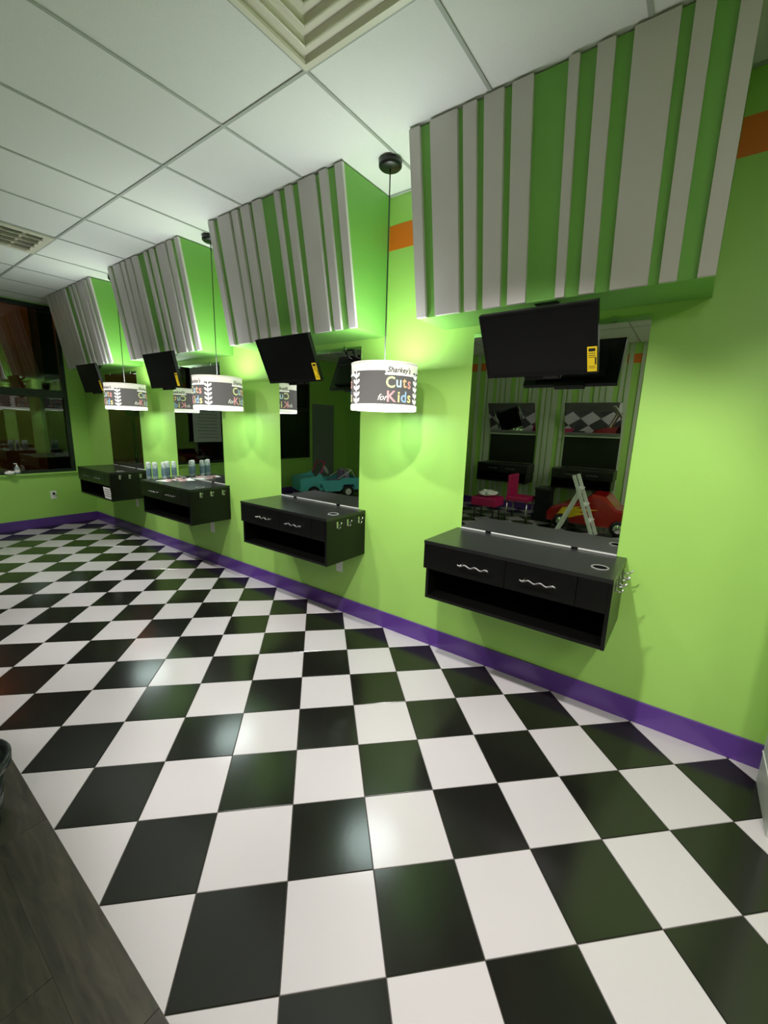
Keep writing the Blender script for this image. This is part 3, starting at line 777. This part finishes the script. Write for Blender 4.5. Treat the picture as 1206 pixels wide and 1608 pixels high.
# turquoise toy jeep
teal = mat('turquoise_toy_plastic', srgb(100, 205, 218), 0.3, noise=0.05)
pinkm = mat('pink_toy_plastic', srgb(215, 70, 120), 0.35)
lilac = mat('lilac_toy_plastic', srgb(180, 150, 205), 0.4)
t = thing('toy_car', (-2.15, 5.72, 0.0), 'turquoise ride-on toy car with pink windscreen frame, seen in the second mirror', 'toy car', rz=atan2(0.7, 1.4))
t.scale = (1, 1, 1)
mb = MB()   # +x is the nose
side = [(0.66, 0.26), (0.66, 0.44), (0.30, 0.50), (0.26, 0.54), (0.20, 0.54), (0.16, 0.40), (-0.22, 0.40), (-0.26, 0.44), (-0.68, 0.44), (-0.68, 0.18), (-0.58, 0.18), (-0.53, 0.30), (-0.30, 0.30), (-0.22, 0.16), (0.12, 0.16), (0.20, 0.32), (0.46, 0.32), (0.54, 0.26)]
mb.prism(side, 'y', -0.34, -0.30, teal); mb.prism(side, 'y', 0.30, 0.34, teal)
mb.box(-0.68, 0.66, -0.30, 0.30, 0.18, 0.24, teal)
mb.box(0.22, 0.66, -0.30, 0.30, 0.24, 0.45, teal); mb.box(-0.68, -0.64, -0.30, 0.30, 0.24, 0.44, teal)
mb.obj('car_body', t)
mb = MB()
for s_ in (-1, 1): mb.tube([(0.22, s_ * 0.28, 0.50), (0.10, s_ * 0.25, 0.78)], 0.016, pinkm, 8)
mb.tube([(0.10, -0.25, 0.78), (0.10, 0.25, 0.78)], 0.018, pinkm, 8); mb.obj('windscreen_frame', t, label='pink windscreen frame')
Tm = Matrix.Translation((0.0, 0.0, 0.60)) @ Matrix.Rotation(radians(-60), 4, 'Y')
ring = [(0.1 * cos(2 * pi * k / 20), 0.1 * sin(2 * pi * k / 20), 0) for k in range(21)]
mb = MB().tube(ring, 0.013, M['white'], 8, T=Tm); mb.tube([(-0.1, 0, 0), (0.1, 0, 0)], 0.01, M['white'], 6, T=Tm); mb.tube([(0, 0, 0), (0.0, 0, -0.18)], 0.014, lilac, 8, T=Tm); mb.obj('steering_wheel', t, label='white steering wheel')
for s_ in (-0.14, 0.14):
    mb = MB().box(-0.38, -0.12, s_ - 0.11, s_ + 0.11, 0.24, 0.36, lilac, bev=0.02); mb.box(-0.46, -0.36, s_ - 0.11, s_ + 0.11, 0.30, 0.58, lilac, bev=0.02); mb.obj('seat', t)
mb = MB()
for s_ in (-1, 1): mb.tube([(-0.60, s_ * 0.28, 0.43), (-0.50, s_ * 0.27, 0.60), (-0.2, s_ * 0.27, 0.42)], 0.014, M['white'], 8)
mb.tube([(-0.50, -0.27, 0.60), (-0.50, 0.27, 0.60)], 0.014, M['white'], 8); mb.obj('roll_bar', t)
for s_ in (-1, 1):
    for xx in (-0.41, 0.36):
        Tm = Matrix.Translation((xx, s_ * 0.29, 0.14)) @ Matrix.Rotation(pi / 2, 4, 'X')
        wh = MB().lathe([(0, -0.05), (0.11, -0.05), (0.14, -0.03), (0.14, 0.03), (0.11, 0.05), (0, 0.05)], M['rubber'], 24, T=Tm).obj('wheel', t)
        MB().lathe([(0.07, -0.054), (0.05, -0.06), (0, -0.06)], M['white'], 12, T=Tm).lathe([(0.07, 0.054), (0.05, 0.06), (0, 0.06)], M['white'], 12, T=Tm).obj('hubcap', wh)
# red / orange toy behind it
t = thing('toy_truck', (-3.15, 5.0, 0.0), 'red and orange ride-on toy truck beside the turquoise toy car', 'toy truck')
mb = MB().box(-0.25, 0.35, -0.26, 0.26, 0.16, 0.42, red, bev=0.04); mb.box(-0.25, 0.05, -0.24, 0.24, 0.42, 0.68, red, bev=0.04); mb.obj('truck_body', t)
MB().box(-0.252, 0.352, -0.262, 0.262, 0.42, 0.48, mat('orange_toy_plastic', srgb(240, 130, 20), 0.35), bev=0.01).obj('orange_band', t)
for s_ in (-1, 1):
    for xx in (-0.15, 0.24):
        MB().lathe([(0, -0.04), (0.1, -0.04), (0.12, -0.02), (0.12, 0.02), (0.1, 0.04), (0, 0.04)], M['rubber'], 20, T=Matrix.Translation((xx, s_ * 0.24, 0.12)) @ Matrix.Rotation(pi / 2, 4, 'X')).obj('wheel', t)

# magenta chair and toy basket
mag = mat('magenta_vinyl', srgb(185, 20, 90), 0.4, noise=0.05)
t = thing('magenta_chair', (-2.95, 1.66, 0.0), 'magenta padded chair on the opposite side, seen in the nearest mirror', 'chair')
MB().box(-0.2, 0.2, -0.2, 0.2, 0.34, 0.42, mag, bev=0.02).obj('seat', t)
MB().box(-0.2, 0.2, 0.12, 0.19, 0.42, 0.80, mag, T=Matrix.Translation((0, 0.0, 0)) , bev=0.025).obj('backrest', t)
for a in (-0.17, 0.17):
    for b in (-0.17, 0.17): MB().tube([(a, b, 0.34), (a * 1.1, b * 1.1, 0.0)], 0.013, M['chrome'], 8).obj('leg', t)
t = thing('toy_basket', (-2.60, 2.13, 0.0), 'pink toy basket on legs filled with white fluff, beside the magenta chair', 'basket')
MB().box(-0.2, 0.2, -0.23, 0.23, 0.24, 0.40, mag, bev=0.03).obj('tub', t)
for a in (-0.15, 0.15):
    for b in (-0.17, 0.17): MB().tube([(a, b, 0.25), (a, b, 0.0)], 0.014, M['black'], 8).obj('leg', t)
tag(crumple('white_towel', 3, 0.2, 0.1, M['paper'], 5, loc=(-2.60, 2.13, 0.402)), 'crumpled white towel lying in the pink basket', 'towel')
t = thing('storage_box', (-3.15, 1.30, 0.0), 'tall black storage box between the magenta chair and the red toy car', 'box')
MB().box(-0.16, 0.16, -0.12, 0.12, 0.0, 0.56, M['tvblack'], bev=0.01).obj('box_body', t)
MB().box(-0.17, 0.17, -0.13, 0.13, 0.56, 0.60, M['black'], bev=0.006).obj('lid', t)
# black salon chair
t = thing('salon_chair', (-2.55, 2.96, 0.0), 'black salon chair on a chrome base at the left in the nearest mirror', 'chair', rz=0.5)
MB().lathe([(0, 0), (0.27, 0), (0.27, 0.015), (0.06, 0.04), (0.035, 0.05), (0.035, 0.36), (0, 0.36)], M['chrome'], 28).obj('base', t)
MB().box(-0.25, 0.25, -0.24, 0.24, 0.36, 0.48, M['black'], bev=0.03).obj('seat', t)
MB().box(-0.27, -0.19, -0.24, 0.24, 0.46, 0.98, M['black'], bev=0.03).obj('backrest', t)
for s_ in (-1, 1):
    MB().tube([(-0.22, s_ * 0.27, 0.5), (-0.2, s_ * 0.28, 0.68), (0.2, s_ * 0.28, 0.66), (0.2, s_ * 0.26, 0.42)], 0.018, M['chrome'], 8).obj('armrest', t)
# tall grey cart at the very left of the mirror view
t = thing('storage_cart', (-3.6, 3.55, 0.0), 'grey storage cart with stacked boxes beside the black salon chair', 'cart')
gm = mat('grey_cart_plastic', srgb(90, 95, 92), 0.5, noise=0.1)
for k in range(4): MB().box(-0.2, 0.2, -0.3, 0.3, 0.1 + k * 0.36, 0.40 + k * 0.36, gm, bev=0.02).obj('drawer', t)
MB().box(-0.22, 0.22, -0.32, 0.32, 0.04, 0.1, M['black']).obj('base', t)
for a in (-0.18, 0.18):
    for b in (-0.27, 0.27): MB().lathe([(0, 0), (0.02, 0), (0.022, 0.02), (0.02, 0.04), (0, 0.04)], M['rubber'], 10, T=Matrix.Translation((a, b, 0))).obj('caster', t)

# folding step ladder
alu = mat('white_aluminium', srgb(225, 228, 220), 0.4)
t = thing('step_ladder', (-2.45, 0.6, 0.0), 'white folding step ladder standing before the red toy car', 'ladder')
def rail(mb, p, q, w_=0.024, d_=0.012):
    p, q = Vector(p), Vector(q); d = (q - p); L_ = d.length; ang = atan2(d.y, d.z)
    Tm = Matrix.Translation(p) @ Matrix.Rotation(-ang, 4, 'X'); mb.box(-d_, d_, -w_, w_, 0, L_, alu, T=Tm)
for xx in (0.15, -0.15):
    mb = MB(); rail(mb, (xx, -0.28, 0.012), (xx, 0.08, 0.93)); mb.obj('front_rail', t)
    mb = MB(); rail(mb, (xx * 0.85, 0.27, 0.012), (xx * 0.85, 0.0, 0.68), 0.018); mb.obj('rear_rail', t)
for k in range(3):
    z_ = 0.25 + k * 0.24; y_ = -0.28 + (z_ - 0.012) * 0.36 / 0.918
    MB().box(-0.138, 0.138, y_ - 0.045, y_ + 0.035, z_ - 0.012, z_ + 0.012, alu, bev=0.003).obj('step', t)
MB().tube([(-0.128, 0.21, 0.15), (0.128, 0.21, 0.15)], 0.01, alu, 8).obj('brace', t)

# grey sheet hanging on the window, grey door panel
t = thing('hanging_sheet', (0.0, EY - 0.03, 1.18), 'large grey paper sheet hung on the window, seen in the third mirror', 'sheet')
shm = mat('grey_sheet', srgb(170, 175, 172), 0.7, noise=0.03)
Bx(-0.26, 0.30, -0.0015, 0.0, 0, 1.45, shm).obj('sheet', t)
mb = MB()
for k in range(9): mb.box(-0.2 + 0.02 * (k % 3), 0.22 - 0.03 * (k % 2), -0.0022, -0.0016, 0.08 + k * 0.06, 0.086 + k * 0.06, M['dark_metal'])
mb.obj('text_lines', t)
d = MB().box(-3.42, -2.70, EY - 0.02, EY, 0.0, 2.03, mat('grey_door_paint', srgb(120, 126, 124), 0.5, noise=0.05)).obj('door_1', kind='structure')
MB().tube([(-2.78, EY - 0.02, 1.0), (-2.78, EY - 0.06, 1.0), (-2.88, EY - 0.06, 1.0)], 0.01, M['metal'], 8).obj('door_handle', d)

# ================================================================= OUTSIDE THE WINDOW
brk = mat('brown_brick', srgb(185, 100, 48), 0.9, noise=0.35, nscale=4)
mb = Bx(-0.1, 2.02, 9.0, 9.2, 0, 4.2, brk).obj('outside_wall'); tag(mb, 'brown brick wall outside beyond the window', 'wall')
mb = Bx(-6.0, -0.11, 9.0, 9.2, 0, 4.2, M['tvblack']).obj('outside_shopfront'); tag(mb, 'dark shopfront outside, left of the brown brick wall', 'wall')
mb = Bx(2.03, 3.6, 8.6, 9.2, 0, 4.2, M['tvblack']).obj('outside_pillar'); tag(mb, 'dark pillar outside beyond the right side of the window', 'pillar')
mb = Bx(-8, 6, EY + 0.12, 11, -0.14, -0.04, mat('asphalt', srgb(50, 50, 52), 0.9, noise=0.2)).obj('pavement', kind='structure')
t = thing('added_outdoor_lamp', (0.6, 8.9, 3.7), 'small lamp added to light the outside brick wall', 'lamp')  # warm lamp added to brighten the brick wall
Bx(-0.06, 0.06, 0.0, 0.1, -0.06, 0.06, M['black']).obj('bracket', t)
mb = MB(); mb.box(-0.16, 0.16, -0.16, -0.15, -0.2, 0.06, M['black']); mb.box(-0.16, 0.16, -0.15, 0.0, 0.05, 0.06, M['black']); mb.obj('added_light_shield', t)  # added shield: keeps this lamp's light on the wall, off the window
MB().lathe([(0, -0.12), (0.05, -0.12), (0.05, 0.0), (0, 0.02)], mat('added_lamp_glow', srgb(255, 200, 130), 0.4, emit=(1, 0.6, 0.3, 1), estr=105.0), 16, T=Matrix.Translation((0, -0.06, 0))).obj('added_lamp_glass', t)
# leafy plant on a stand outside
t = thing('potted_plant', (0.95, 7.5, 0.0), 'spiky plant on a tall stand outside the window', 'plant')
MB().tube([(0, 0, -0.04), (0, 0, 1.6)], 0.03, M['black'], 10).obj('stand', t)
MB().lathe([(0, 1.6), (0.1, 1.6), (0.14, 1.82), (0.12, 1.82), (0, 1.8)], M['tvblack'], 20).obj('pot', t)
leafm = mat('olive_leaf', srgb(120, 130, 60), 0.5, noise=0.2)
mb = MB()
for k in range(16):
    a = k * 2.4; L_ = 0.22 + 0.08 * (k % 3); dz = 0.05 + 0.12 * ((k * 7) % 5) / 5
    c_, s_ = cos(a), sin(a)
    q = [(0.02, -0.02, 0), (0.5, -0.03, 0.7), (1, 0, 1), (0.5, 0.03, 0.7)]
    mb.add([(L_ * p * c_ - y_ * s_, L_ * p * s_ + y_ * c_, 1.81 + dz * z_) for p, y_, z_ in q], [(0, 1, 2, 3)], leafm)
mb.obj('leaves', t)
